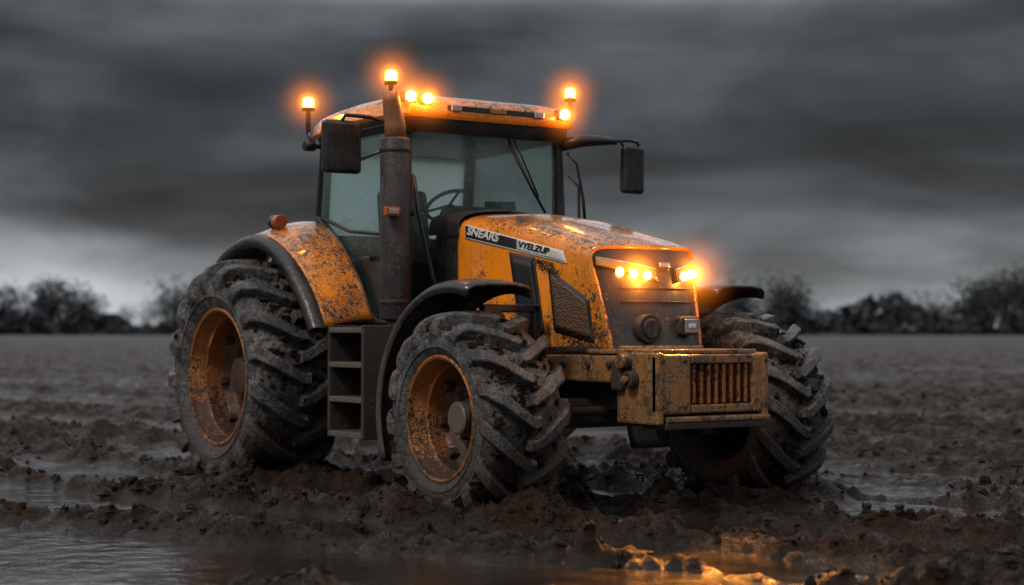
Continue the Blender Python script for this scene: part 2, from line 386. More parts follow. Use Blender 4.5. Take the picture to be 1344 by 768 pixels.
for sd in (-1,1):
    sidepatch('air_slot_frame',[(-.56,1.31),(-.245,1.29),(-.37,1.90),(-.70,1.95)],FRAME,.006,sd)
    sidepatch('air_slot',[(-.52,1.34),(-.29,1.33),(-.405,1.86),(-.655,1.905)],SLOT,.013,sd)
    sidepatch('side_mesh_frame',[(-.13,1.33),(.315,1.25),(.285,1.57),(-.185,1.80)],FRAME,.005,sd)
    sidepatch('side_mesh',[(-.10,1.355),(.29,1.285),(.26,1.555),(-.155,1.765)],MESH,.011,sd)
    sidepatch('lower_crease',[(-.2,1.185),(.42,1.185),(.42,1.215),(-.2,1.215)],FRAME,.004,sd,thick=.012)
    sidepatch('decal_border',[(-1.34,2.085),(.05,1.835),(.01,1.93),(-1.34,2.20)],WHITE,.004,sd,thick=.006)
    sidepatch('decal_strip',[(-1.325,2.098),(-.60,1.968),(-.60,2.046),(-1.325,2.188)],DBLACK,.008,sd,thick=.006)
    sidepatch('decal_strip_tail',[(-.59,1.966),(.03,1.853),(.0,1.92),(-.59,2.044)],DEC,.008,sd,thick=.006)
def text(s,x,z,size,mat,side=-1,ang=-10.3,y=.515,bold=.0,sx=1.,shear=0.2):
    c=bpy.data.curves.new('lettering','FONT'); c.body=s; c.size=size; c.extrude=.002; c.offset=bold; c.shear=shear
    o=bpy.data.objects.new('lettering',c); scene.collection.objects.link(o); c.materials.append(mat)
    o.scale=(sx,1,1)
    o.location=(x,side*y,z)
    o.rotation_euler=(math.pi/2,math.radians(-ang),0)
    o.parent=T
text('SNEARS',-1.30,2.118,.088,WHITE,bold=.0022,sx=1.5)
text('VYELZUP',-.575,1.985,.070,DBLACK,bold=.0015,sx=1.45)
text('YUMIZOR',-.40,1.86,.055,DBLACK,bold=.001,sx=1.2)
text('POWERX',-.30,1.80,.055,DBLACK,bold=.001,sx=1.15)
vs=[];fs=[]
for x,zz,w in ((-1.82,2.36,.56),(-1.50,2.345,.535),(-1.43,2.335,.52)):
    for v,dz in cs[::-1]+[]: vs.append((x,-w*v,zz+dz))
    for v,dz in cs[1:]: vs.append((x,w*v,zz+dz))
mm=len(vs)//3
for i in range(2):
    for k in range(mm-1): fs.append((i*mm+k,(i+1)*mm+k,(i+1)*mm+k+1,i*mm+k+1))
add('cowl_hood_seal',vs,fs,FRAME,smooth=True)
box('firewall',(-1.62,0,1.62),(.34,1.04,1.05),BLACK,bevel=.03)
# ---------------------------------------------------------------- chassis
box('engine_block',(-.7,0,1.12),(2.2,.62,.75),CHASS,bevel=.05)
box('transmission',(-2.6,0,.98),(2.2,.6,.6),CHASS,bevel=.08)
box('front_frame',(.2,0,1.03),(1.3,.78,.27),CHASS,bevel=.03)
box('frame_rail',(.05,-.44,1.06),(1.45,.10,.20),RUSTY,bevel=.02); box('frame_rail',(.05,.44,1.06),(1.45,.10,.20),RUSTY,bevel=.02)
for x in (-.3,0.,.3,.55): cyl('rail_bolt',(x,-.48,1.09),(x,-.51,1.09),.025,CHASS,res=6,bevel=0)
box('front_axle',(0,0,.72),(.26,2.1,.22),CHASS,bevel=.05)
box('axle_pivot',(0,0,.86),(.6,.4,.3),CHASS,bevel=.05)
cyl('rear_axle',(-3.6,-1.2,.93),(-3.6,1.2,.93),.16,CHASS)
for sd in (-1,1):
    cyl('planetary_hub',(0,sd*.85,.71),(0,sd*1.2,.71),.2,CHASS)
    box('steering_knuckle',(0,sd*.86,.74),(.24,.2,.46),CHASS,bevel=.04)
    cyl('steering_ram',(.22,sd*.1,.74),(.2,sd*.8,.74),.035,CHASS)
    tube('brake_hose',[(-.3,sd*.3,1.1),(-.15,sd*.55,1.0),(0,sd*.75,1.02),(.03,sd*.86,.9)],.016,FRAME)
box('fuel_tank',(-1.9,-.72,.95),(1.0,.5,.6),BLACK,bevel=.08,seg=3); box('fuel_tank',(-1.9,.72,.95),(1.0,.5,.6),BLACK,bevel=.08,seg=3)
box('belly_pan',(.55,0,.82),(.7,.5,.2),CHASS,bevel=.03)
# ---------------------------------------------------------------- front weight block
box('bumper_plate',(.66,0,1.185),(.75,.98,.035),RUSTY)
box('block_core',(.88,0,.93),(.30,.96,.44),CHASS,bevel=.02)
for sd in (-1,1):
    box('block_side_plate',(.90,sd*.49,.93),(.46,.06,.50),RUSTY,bevel=.015)
    cyl('block_bolt',(.80,sd*.50,1.12),(.80,sd*.60,1.12),.052,RUSTY); cyl('block_bolt',(.87,sd*.50,.99),(.87,sd*.59,.99),.06,CHASS); cyl('block_bolt_head',(.87,sd*.59,.99),(.87,sd*.62,.99),.032,RUSTY,res=6)
    box('tow_shackle',(.72,sd*.54,1.02),(.12,.06,.22),CHASS,bevel=.02)
box('block_face_plate',(1.09,-.365,.96),(.07,.31,.42),RUSTY,bevel=.02)
box('block_face_plate',(1.09,.445,.96),(.07,.15,.42),RUSTY,bevel=.02)
box('block_face_top',(1.088,.08,1.135),(.066,.58,.065),RUSTY,bevel=.012)
box('block_face_bottom',(1.088,.08,.785),(.066,.58,.06),RUSTY,bevel=.012)
box('block_recess',(1.03,.08,.96),(.02,.57,.30),CHASS,bevel=0)
for k in range(8): box('weight_rib',(1.075,-.165+k*.07,.96),(.06,.032,.285),RIM,bevel=.01)
for yy,zz in ((-.47,1.12),(-.47,.80),(-.27,1.12),(-.27,.80),(.49,1.12),(.49,.80)): cyl('face_bolt',(1.12,yy,zz),(1.137,yy,zz),.017,CHASS,res=6,bevel=0)
box('bumper_bar',(1.10,.04,.715),(.10,.96,.04),RUSTY,bevel=.012); box('bumper_bar_under',(1.0,.0,.67),(.28,.9,.05),CHASS,bevel=.01)
# ---------------------------------------------------------------- front fenders
def arcfender(name,cx,cy,cz,R,a0,a1,w,mat,side):
    vs=[];fs=[];n=26
    sec=[(-w/2,-.06),(-w/2,0),(-w*.42,.03),(-w*.2,.045),(w*.2,.045),(w*.42,.03),(w/2,0),(w/2,-.06)]
    for i in range(n+1):
        a=math.radians(a0+(a1-a0)*i/n)
        for (o,d) in sec: vs.append((cx+(R+d)*math.cos(a)*1.07,cy+o,cz+(R+d)*math.sin(a)))
    k=len(sec)
    for i in range(n):
        for j in range(k-1): fs.append((i*k+j,i*k+j+1,(i+1)*k+j+1,(i+1)*k+j))
    o=add(name,vs,fs,mat,smooth=True); s=o.modifiers.new('s','SOLIDIFY'); s.thickness=.02; return o
for sd in (-1,1):
    arcfender('front_fender',-.08,sd*1.20,.72,.945,74 if sd<0 else 80,203,.56 if sd<0 else .5,BLACK,sd)
    box('fender_bracket',(-.2,sd*.85,1.5),(.08,.5,.06),FRAME); box('fender_bracket_post',(-.2,sd*.62,1.3),(.08,.06,.45),FRAME)
# ---------------------------------------------------------------- rear fenders
prof=[(-4.42,1.62),(-4.25,1.86),(-3.95,2.06),(-3.41,2.17),(-2.92,2.04),(-2.47,1.70),(-2.2,1.36)]
pf=catmull(prof,30)
for sd in (-1,1):
    vs=[];fs=[]; NW=10
    for i,(x,z) in enumerate(pf):
        for j in range(NW+1):
            g=j/NW; y=1.36*(1-g)+.84*g
            dz=.14*math.sin(g*math.pi/2)
            f=i/(len(pf)-1); xi=x-.06*g*(f>.5)*(f-.5)*2
            vs.append((xi,sd*y,z+dz*(1-.5*max(0,f-.6)/.4)))
    for i in range(len(pf)-1):
        for j in range(NW): fs.append((i*(NW+1)+j,i*(NW+1)+j+1,(i+1)*(NW+1)+j+1,(i+1)*(NW+1)+j))
    o=add('rear_fender',vs,fs,ORANGE,smooth=True); s=o.modifiers.new('s','SOLIDIFY'); s.thickness=.03; s.offset=0
    vs=[];fs=[]; c=np.array((-3.6,.93))
    for (x,z) in pf:
        d=np.array((x,z))-c; d/=np.linalg.norm(d)
        for (y,dd) in ((1.33,.022),(1.41,.012),(1.44,-.02),(1.43,-.10),(1.34,-.115)):
            vs.append((x+d[0]*dd,sd*y,z+d[1]*dd))
    for i in range(len(pf)-1):
        for j in range(4): fs.append((i*5+j,i*5+j+1,(i+1)*5+j+1,(i+1)*5+j))
        fs.append((i*5+4,i*5,(i+1)*5,(i+1)*5+4))
    add('fender_rubber_lip',vs,fs,BLACK,smooth=True)
    pts=[(x-.05,z+.05) for x,z in pf]+[(-2.3,1.1),(-4.4,1.1)]
    prism('fender_inner_wall',pts,sd*.83,sd*.80,FRAME,bevel=0)
    cyl('marker_stalk',(-3.32,sd*1.2,2.18),(-3.32,sd*1.2,2.25),.03,FRAME)
    cyl('marker_lamp',(-3.35,sd*1.2,2.30),(-3.26,sd*1.2,2.30),.062,AMBOFF); cyl('marker_lamp_body',(-3.40,sd*1.2,2.30),(-3.35,sd*1.2,2.30),.066,BLACK)
# ---------------------------------------------------------------- cab
for sd in (-1,1):
    dp=[(-3.20,3.06),(-3.30,2.36),(-3.02,2.16),(-2.78,1.82),(-2.62,1.48),(-2.50,1.41),(-1.84,1.40),(-1.80,2.3),(-1.84,3.06)]
    tube('door_frame',[(x,sd*.80,z) for x,z in dp],.036,FRAME,closed=True,res=8,smooth=False)
    add('door_glass',[(x,sd*.805,z) for x,z in dp],[tuple(range(len(dp)))],GLASS)
    prism('a_pillar',[(-1.86,1.4),(-1.77,1.4),(-1.79,3.1),(-1.87,3.1)],sd*.81,sd*.74,FRAME)
    prism('c_pillar',[(-3.36,2.2),(-3.27,2.2),(-3.17,3.1),(-3.26,3.1)],sd*.81,sd*.72,FRAME)
    tube('grab_rail',[(-1.74,sd*.86,1.75),(-1.70,sd*.92,1.85),(-1.70,sd*.92,2.6),(-1.74,sd*.84,2.7)],.014,FRAME)
box('door_handle',(-2.35,-.85,1.95),(.16,.03,.04),FRAME)
tube('door_mid_bar',[(-3.28,-.81,2.36),(-2.7,-.82,2.2),(-1.83,-.81,2.12)],.016,FRAME)
add('windscreen',[(-1.80,-.74,1.9),(-1.80,.74,1.9),(-1.83,.74,3.08),(-1.83,-.74,3.08)],[(0,1,2,3)],GLASSF)
add('rear_window',[(-3.31,-.72,2.2),(-3.31,.72,2.2),(-3.22,.72,3.08),(-3.22,-.72,3.08)],[(0,1,2,3)],GLASSR)
box('rear_wall',(-3.32,0,1.75),(.06,1.5,.9),FRAME); box('cab_floor',(-2.55,0,1.33),(1.5,1.5,.12),FRAME)
box('windscreen_header',(-1.82,0,3.06),(.08,1.56,.09),FRAME); box('rear_header',(-3.22,0,3.06),(.08,1.5,.09),FRAME)
box('seat_base',(-2.85,-.05,1.75),(.5,.5,.7),SEAT,bevel=.06); box('seat_back',(-3.07,-.05,2.25),(.14,.5,.75),SEAT,rot=(0,-.12,0),bevel=.06,seg=3); box('head_rest',(-3.12,-.05,2.68),(.10,.28,.2),SEAT,bevel=.04,seg=3)
tube('steering_wheel',[(-2.38+.21*math.cos(a)*math.cos(.6),.0+.21*math.sin(a),2.44+.21*math.cos(a)*math.sin(.6)) for a in np.linspace(0,2*math.pi,29)[:-1]],.017,SEAT,closed=True)
for a in (0,2.1,4.2): tube('steering_spoke',[(-2.38,0,2.44),(-2.38+.2*math.cos(a)*math.cos(.6),.2*math.sin(a),2.44+.2*math.cos(a)*math.sin(.6))],.012,SEAT)
tube('steering_column',[(-2.38,0,2.43),(-2.1,0,1.8)],.05,SEAT)
box('dashboard',(-2.0,0,2.15),(.30,.6,.5),SEAT,rot=(0,.2,0),bevel=.08,seg=3); box('display_screen',(-2.2,.42,2.38),(.05,.28,.2),SEAT,rot=(0,0,-.3))
box('side_console',(-2.65,.45,1.95),(.7,.28,.55),SEAT,bevel=.06); tube('lever',[(-2.5,.4,2.2),(-2.45,.4,2.42)],.015,SEAT)
def rr_outline(x0,x1,w,r,n=8):
    pts=[]
    for (cx_,cy_,a0) in ((x1-r,w-r,0),(x0+r,w-r,90),(x0+r,-w+r,180),(x1-r,-w+r,270)):
        for k in range(n+1):
            a=math.radians(a0+90*k/n); pts.append((cx_+r*math.cos(a),cy_+r*math.sin(a)))
    return pts
def stack(name,layers,mat,bend=0):
    vs=[];fs=[]
    for (x0,x1,w,r,z) in layers:
        o=rr_outline(x0,x1,w,r); pts=[]
        for i in range(len(o)):
            a=np.array(o[i]); b=np.array(o[(i+1)%len(o)])
            k=10 if i in (8,17,26,35) else 1
            for q in range(k): pts.append(a+(b-a)*q/k)
        for (x,y) in pts:
            t=(x+2.5)
            zz=z-bend*((t/.85)**2 if t<0 else .25*(t/.85)**2)
            vs.append((x,y,zz))
        m=len(pts)
    L=len(layers)
    for i in range(L-1):
        for k in range(m): fs.append((i*m+k,i*m+(k+1)%m,(i+1)*m+(k+1)%m,(i+1)*m+k))
    fs.append(tuple(range(m-1,-1,-1))); fs.append(tuple((L-1)*m+k for k in range(m)))
    o=add(name,vs,fs,mat,smooth=True); md=o.modifiers.new('e','EDGE_SPLIT'); md.split_angle=math.radians(40)
stack('roof_shell',[(-3.36,-1.66,.86,.12,3.115),(-3.39,-1.645,.88,.14,3.14),(-3.38,-1.65,.87,.14,3.22),(-3.33,-1.70,.83,.14,3.275),(-3.2,-1.82,.72,.16,3.315),(-3.0,-1.98,.50,.18,3.335)],ORANGE,.075)
stack('roof_liner',[(-3.30,-1.72,.80,.1,2.99),(-3.32,-1.69,.83,.1,3.05),(-3.33,-1.69,.84,.1,3.125)],FRAME,.055)
box('roof_front_slot',(-1.645,0.02,3.19),(.012,1.0,.045),FRAME,bevel=.004)
for yy in (-.40,.45): box('roof_lamp_off',(-1.64,yy,3.19),(.03,.10,.06),CHROME,bevel=.01)
box('roof_label',(-1.633,.02,3.19),(.012,.16,.04),RUSTY,bevel=.004)
lights=[]
def led(c,r=.042):
    box('roof_led_housing',(c[0]-.03,c[1],c[2]),(.08,r*2.8,r*2.2),BLACK,bevel=.01)
    cyl('roof_led',(c[0]+.01,c[1],c[2]),(c[0]+.035,c[1],c[2]),r,AMB2,res=18,bevel=.006); lights.append(((c[0]+.03,c[1],c[2]),3.,.38))
led((-1.66,-.84,3.255)); led((-1.64,-.69,3.245)); led((-1.63,.70,3.21))
def beacon(x,y,z0,z1,r=.05):
    cyl('beacon_stalk',(x,y,z0),(x,y,z1),.022,FRAME); cyl('beacon_base',(x,y,z1-.02),(x,y,z1+.015),r*1.15,BLACK)
    cyl('beacon_lamp',(x,y,z1+.015),(x,y,z1+.10),r,AMB,r2=r*.85,res=20,bevel=.012); lights.append(((x,y,z1+.06),4.,.40))
beacon(-3.21,-.96,3.08,3.31,.052); beacon(-1.60,-1.05,3.25,3.34,.05); beacon(-1.75,.86,3.2,3.37,.045)
tube('beacon_arm',[(-3.21,-.96,3.10),(-3.2,-.9,2.98),(-3.2,-.78,2.98)],.025,FRAME); cyl('arm_knob',(-3.21,-1.0,2.98),(-3.21,-.9,2.98),.045,FRAME)
tube('beacon_arm',[(-1.75,.86,3.22),(-1.76,.80,3.08)],.022,FRAME)
# exhaust
cyl('exhaust_muffler',(-1.62,-1.0,1.42),(-1.62,-1.0,2.90),.122,EXH,res=32,bevel=.02)
tube('exhaust_pipe',[(-1.62,-1.0,2.88),(-1.62,-1.0,3.0),(-1.62,-1.02,3.1),(-1.60,-1.05,3.2),(-1.60,-1.06,3.27)],[.088,.085,.08,.072,.07],dirty('exhaust_pipe_orange',(.28,.10,.03),.5,.2,.5),res=20)
for z in (1.55,2.78): cyl('exhaust_clamp',(-1.62,-1.0,z),(-1.62,-1.0,z+.035),.130,CHASS,bevel=.005)
tube('exhaust_elbow',[(-1.62,-1.0,1.45),(-1.6,-.98,1.3),(-1.5,-.8,1.2),(-1.3,-.5,1.2)],.08,EXH,res=16)
box('exhaust_bracket',(-1.7,-.88,2.3),(.06,.2,.05),FRAME)
box('side_marker',(-1.50,-1.10,2.29),(.06,.13,.075),AMBOFF,bevel=.012); box('side_marker_lens',(-1.465,-1.10,2.29),(.012,.09,.04),CHROME,bevel=.005); box('side_marker_mount',(-1.56,-1.08,2.27),(.1,.05,.05),FRAME)
tube('intake_hose',[(-1.5,-.62,1.5),(-1.56,-.68,1.8),(-1.62,-.78,2.3),(-1.66,-.80,2.6)],.018,FRAME)
# mirrors
def mirror(x,y,z,h,w):
    box('mirror_head',(x,y,z),(.09,w,h),BLACK,bevel=.035,seg=4,rot=(0,0,.12 if y>0 else -.1)); box('mirror_glass',(x-.05,y,z),(.01,w*.85,h*.88),CHROME,bevel=.004)
mirror(-2.05,-1.26,2.85,.44,.34)
tube('mirror_arm',[(-1.85,-.8,3.03),(-1.95,-1.05,3.10),(-2.0,-1.25,3.11),(-2.04,-1.27,3.04)],.018,FRAME)
tube('mirror_arm_low',[(-1.85,-.8,2.9),(-2.0,-1.1,2.75)],.014,FRAME)
mirror(-1.74,1.55,2.79,.44,.25)
tube('mirror_arm',[(-1.78,.80,2.97),(-1.76,1.0,3.02),(-1.74,1.2,3.03),(-1.72,1.35,3.03)],[.055,.06,.045,.03],FRAME,res=12)
tube('mirror_arm_tip',[(-1.72,1.3,3.03),(-1.72,1.5,3.05),(-1.73,1.60,3.04),(-1.73,1.64,2.98),(-1.74,1.66,2.88),(-1.74,1.6,2.84)],.016,FRAME)
tube('mirror_arm_tip',[(-1.72,1.4,3.04),(-1.73,1.45,2.98)],.014,FRAME)
tube('far_rail',[(-1.74,.82,2.9),(-1.70,.9,2.8),(-1.68,.95,2.5),(-1.68,.98,2.2)],.014,FRAME)
tube('wiper_arm',[(-1.79,.18,3.06),(-1.775,.30,2.85),(-1.765,.50,2.50)],.012,FRAME); tube('wiper_arm',[(-1.785,.23,3.06),(-1.77,.35,2.85),(-1.765,.53,2.50)],.008,FRAME)
tube('wiper_blade',[(-1.765,.22,2.94),(-1.76,.42,2.62),(-1.76,.60,2.36)],.012,FRAME)
# steps
for x in (-2.08,-1.52):
    prism('step_side',[(x-.02,.47),(x+.02,.47),(x+.02,1.38),(x-.02,1.38)],-1.36,-1.08,CHASS)
for z in (.50,.78,1.06,1.34): box('step_tread',(-1.80,-1.21,z),(.56,.30,.045),HUBM,bevel=.008)
box('step_back',(-1.80,-1.07,.95),(.56,.02,.85),FRAME)
# lamps light + added emissive halo spheres
def halo(c,R,s,pw=4.,col=(1,.23,.01,1)):  # self-glowing volume added as painted bloom around a lamp; nothing scatters
    bm_=bpy.data.meshes.new('painted_halo')
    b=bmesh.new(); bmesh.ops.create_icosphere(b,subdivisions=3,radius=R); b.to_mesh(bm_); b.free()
    o=bpy.data.objects.new('painted_halo',bm_); scene.collection.objects.link(o); o.location=c; o.parent=T
    m=bpy.data.materials.new('painted_halo'); m.use_nodes=True; t=m.node_tree; t.nodes.clear()
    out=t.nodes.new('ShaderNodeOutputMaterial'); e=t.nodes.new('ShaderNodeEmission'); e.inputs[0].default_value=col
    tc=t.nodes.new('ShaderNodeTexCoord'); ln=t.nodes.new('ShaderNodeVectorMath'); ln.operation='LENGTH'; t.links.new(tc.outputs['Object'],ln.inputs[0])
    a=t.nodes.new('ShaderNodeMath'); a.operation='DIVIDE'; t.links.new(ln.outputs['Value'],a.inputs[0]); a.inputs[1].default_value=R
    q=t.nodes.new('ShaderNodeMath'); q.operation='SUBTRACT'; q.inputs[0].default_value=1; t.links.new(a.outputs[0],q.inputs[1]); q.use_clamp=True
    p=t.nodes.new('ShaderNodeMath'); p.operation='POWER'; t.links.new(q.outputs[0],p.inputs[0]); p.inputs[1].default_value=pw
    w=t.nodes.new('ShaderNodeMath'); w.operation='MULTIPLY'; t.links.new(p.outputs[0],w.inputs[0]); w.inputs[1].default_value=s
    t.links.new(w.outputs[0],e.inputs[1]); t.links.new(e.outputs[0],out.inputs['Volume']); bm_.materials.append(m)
def plight(c,power,r=.04):
    l=bpy.data.lights.new('lamp_glow','POINT'); l.energy=power; l.color=(1,.36,.05); l.shadow_soft_size=r
    o=bpy.data.objects.new('lamp_glow',l); scene.collection.objects.link(o); o.location=c; o.parent=T
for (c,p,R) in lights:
    halo(c,R,8.5); halo(c,.12,40.,2.,(1,.33,.02,1)); plight((c[0]+.06,c[1],c[2]+.02),p)
for sd in (-1,1):
    c=nosexyz(sd*.265,1.755,.05); halo(c,.46,9.); halo(c,.17,28.,2.,(1,.33,.02,1)); plight((c[0]+.09,c[1],c[2]),9.)
    l=bpy.data.lights.new('headlight_beam','SPOT'); l.energy=430; l.color=(1,.33,.04); l.spot_size=math.radians(34); l.spot_blend=.95; l.shadow_soft_size=.05
    o=bpy.data.objects.new('headlight_beam',l); scene.collection.objects.link(o); o.location=(c[0]+.04,c[1],c[2]); o.parent=T
    d=Vector((3.1,-1.9,0))-o.location; o.rotation_euler=d.to_track_quat('-Z','Y').to_euler()

# ================================================================ GROUND
CUR[0]=None
tabs=[rng.rand(256,256)*2-1 for _ in range(8)]
def vn(x,y,s):
    an=.6+s*.77; ca,sa=math.cos(an),math.sin(an); x,y=x*ca-y*sa+s*3.1,x*sa+y*ca+s*7.7
    t=tabs[s%8]; xi=np.floor(x).astype(int); yi=np.floor(y).astype(int); fx=x-xi; fy=y-yi
    fx=fx*fx*fx*(fx*(fx*6-15)+10); fy=fy*fy*fy*(fy*(fy*6-15)+10)
    g=lambda a,b:t[a&255,b&255]
    return (g(xi,yi)*(1-fx)+g(xi+1,yi)*fx)*(1-fy)+(g(xi,yi+1)*(1-fx)+g(xi+1,yi+1)*fx)*fy
def fbm(x,y,o,s,g=.5):
    r=0;a=1
    for i in range(o):
        r=r+a*vn(x*2**i*1.01+i*17.3,y*2**i+i*9.1,s+i); a*=g
    return r
d=(.966,.259); nn=(-.259,.966)
def sstep(a,b,x):
    t=np.clip((x-a)/(b-a),0,1); return t*t*(3-2*t)
def ell(X,Y,cx,cy,a,b):
    al=(X-cx)*d[0]+(Y-cy)*d[1]; ac=(X-cx)*nn[0]+(Y-cy)*nn[1]
    w=.40*vn(X*1.1,Y*1.1,5)+.25*vn(X*2.9,Y*2.9,2)
    return sstep(1.15,.75,np.sqrt((al/a)**2+(ac/b)**2)+w)
def raw(X,Y):
    al=X*d[0]+Y*d[1]; ac=X*nn[0]+Y*nn[1]
    R0=np.hypot(X,Y)
    ac2=ac+.55*vn(al*.20,ac*.25,1)+.18*vn(al*.8,ac*.8,2)
    far=sstep(9,26,R0)
    ph=ac2/1.70*2*np.pi
    s=np.sin(ph)+.35*vn(al*.35,ac*.9,3)+.25*vn(al*1.5,ac*1.5,4)
    rid=sstep(.05-.18*far,.95-.2*far,s)
    lum=.10*np.abs(vn(X*2.3,Y*2.3,2))+.11*np.abs(vn(X*4.9,Y*4.9,3))+.09*np.abs(vn(X*9.7,Y*9.7,4))+.06*np.abs(vn(X*17,Y*17,5))
    dry=sstep(.03,.42,vn(al*.12+1.3,ac*.30+4.7,7)+.10*far+.30*sstep(26,42,R0)+.9*sstep(42,75,R0))
    h=-.053+rid*(.028+lum*(.88-.35*far))+.032*fbm(al*.8,ac*1.4,3,4)*(1-.4*far)+.022*np.abs(vn(X*7,Y*7,6))
    h+=dry*(.065+.45*lum)*(1-.5*rid)
    return h
PUD=((.25,-4.85,2.1,.72),(-3.1,-3.2,2.2,.44),(-1.0,-2.85,1.8,.32),(3.1,-2.0,1.3,.42),(3.9,-1.1,1.3,.34),(3.5,-3.1,.9,.22),(-4.5,9.0,6,.7),(-6,6.0,6,.6),(-.3,4.2,3.4,.55),(2.2,2.3,2.2,.36),(-24,4.0,10,1.2),(-29,7,11,1.3),(-14,0,6,.7),(-11,-1.8,4,.55),(-18,14,9,1.1),(-9,3.3,4,.5),(-10,11.5,7,.9))
def height(X,Y):
    h=raw(X,Y)
    for (cx,cy,a,b) in PUD:
        e=ell(X,Y,cx,cy,a,b); h=h*(1-.9*e)-.030*e+.02*e*vn(X*3.1,Y*3.1,1)
    for (wx,wy,L) in ((0,-1.28,.62),(0,1.28,.62),(-3.6,-1.3,.8),(-3.6,1.3,.8)):
        dx=(X-wx)/L; dy=(Y-wy)/.55; r=np.sqrt(dx**2+dy**2)
        h=h*(1-.5*np.exp(-(r/1.3)**4))
        h+=.12*np.exp(-((r-1.05)/.32)**2)*(1+.8*vn(X*3,Y*3,3)+.7*np.abs(vn(X*9,Y*9,2))) 
        h+=.05*np.exp(-r**2)
    return h+WL
N=1500; a_=4.2; b_=6.0
u=np.linspace(-1,1,N); gx=2.0+a_*np.sinh(b_*u); gy=-2.0+a_*np.sinh(b_*u)
GX,GY=np.meshgrid(gx,gy,indexing='ij'); H=height(GX,GY)
co=np.stack([GX.ravel(),GY.ravel(),H.ravel()],-1)
idx=np.arange(N*N).reshape(N,N); q=np.stack([idx[:-1,:-1],idx[1:,:-1],idx[1:,1:],idx[:-1,1:]],-1).reshape(-1,4)
npmesh('muddy_field',co,q,MUD)
nc=36000
x=np.where(np.arange(nc)<22000,rng.normal(1.0,4.5,nc),rng.uniform(-22,8,nc)); y=np.where(np.arange(nc)<22000,rng.normal(-1.0,4.0,nc),rng.uniform(-8,20,nc))
s=.008+.038*rng.rand(nc)**4
hz=height(x,y); k=(hz>WL+.01)&(rng.rand(nc)<.9*sstep(.0,.11,hz-WL)); x=x[k];y=y[k];s=s[k];hz=hz[k]
clumps('mud_clods',np.stack([x,y,hz-s*.15],-1),s,MUD,rng)
# water
W=NT('puddle_water'); W.set('Base Color',(.014,.009,.006)); W.set('Roughness',W.ramp(W.noise(1.1,3),[(.35,.07),(.65,.20)])); W.set('IOR',2.0); W.set('Specular IOR Level',.5); W.bump(W.math('ADD',W.noise(5,3,.5),W.math('MULTIPLY',W.noise(30,3),.2)),.4,.03)
add('puddle_water',[(-260,-260,WL),(260,-260,WL),(260,260,WL),(-260,260,WL)],[(0,1,2,3)],W.m)

# ================================================================ distant trees
TM=NT('distant_foliage'); TM.set('Base Color',TM.mix(TM.noise(.15,4),(.026,.029,.032),(.038,.042,.046))); TM.set('Roughness',1.); TM.set('Specular IOR Level',.0); TM=TM.m  # grey-blue base colour has distance haze painted in
cam=Vector((10.10,-7.90,1.33)); fw=Vector((-.824,.566,0)); rt=Vector((.566,.824,0))
QP=[];QS=[]; allv=[];allf=[];cnt=0
def limb(a,b,r0,r1):
    global cnt
    a=np.array(a);b=np.array(b); t=b-a; t=t/np.linalg.norm(t); u_=np.cross(t,[.3,.9,.1]); u_/=np.linalg.norm(u_); w_=np.cross(t,u_)
    for c_,r in ((a,r0),(b,r1)):
        for k in range(4):
            an=k*1.5708; allv.append(c_+(u_*math.cos(an)+w_*math.sin(an))*r)
    for k in range(4): allf.append((cnt+k,cnt+(k+1)%4,cnt+4+(k+1)%4,cnt+4+k))
    cnt+=8
def tree(x,y,h,dens=1.):
    w=h*rng.uniform(.30,.46); limb((x,y,-.5),(x,y,h*.6),h*.035,h*.015)
    for k in range(10):
        a=rng.rand()*6.28; z0=h*rng.uniform(.15,.6); e=np.array([x+w*.8*math.cos(a),y+w*.8*math.sin(a),z0+h*rng.uniform(.12,.38)])
        limb((x,y,z0),e,h*.014,h*.005)
        m_=int(22*dens); QP.append(e+rng.normal(size=(m_,3))*h*np.array([.09,.09,.075])); QS.append(h*rng.uniform(.010,.026,m_))
    m_=int(420*dens); v=rng.normal(size=(m_,3)); v/=np.linalg.norm(v,axis=1)[:,None]; rr_=rng.rand(m_,1)**.42
    QP.append(np.array([x,y,h*.60])+v*rr_*np.array([w,w,h*.40])); QS.append(h*rng.uniform(.010,.026,m_))
SC=2.3
def hprof(t):
    return SC*np.interp(t,[-.9,-.33,-.30,-.27,-.245,-.225,-.2,-.1,.1,.13,.16,.185,.20,.24,.27,.285,.31,.9],[8,8.,8.6,9.5,6.0,7.5,9.6,7,7,8.5,9.5,6.5,5.2,6.5,7.4,9.6,12.0,9])
for k in range(266):
    t=rng.uniform(-.9,.9) if k<110 else (rng.uniform(-.34,.34) if k<258 else rng.uniform(.275,.32))
    D=rng.uniform(560,640); p=cam+fw*D+rt*(t*D)
    tree(p.x,p.y,hprof(t)*(rng.uniform(.5,1.08) if k<258 else rng.uniform(.7,1.0)),.9)
m_=9000; t=rng.uniform(-.9,.9,m_); D=rng.uniform(545,575,m_); hh=SC*(3.1+1.2*np.sin(t*37)+.9*np.sin(t*91))*np.where(t>0,1.15,1)
QP.append(np.stack([cam.x+fw.x*D+rt.x*t*D,cam.y+fw.y*D+rt.y*t*D,rng.rand(m_)*hh],-1)); QS.append(rng.uniform(.8,1.8,m_))
QP=np.vstack(QP);QS=np.concatenate(QS)[:,None]; n_=len(QP)
u_=rng.normal(size=(n_,3)); u_/=np.linalg.norm(u_,axis=1)[:,None]; w_=np.cross(u_,rng.normal(size=(n_,3))); w_/=np.linalg.norm(w_,axis=1)[:,None]
qv=np.stack([QP-u_*QS-w_*QS*.6,QP+u_*QS-w_*QS*.6,QP+u_*QS+w_*QS*.6,QP-u_*QS+w_*QS*.6],1).reshape(-1,3)
A=np.array([tuple(v) for v in allv]); nA=len(A)
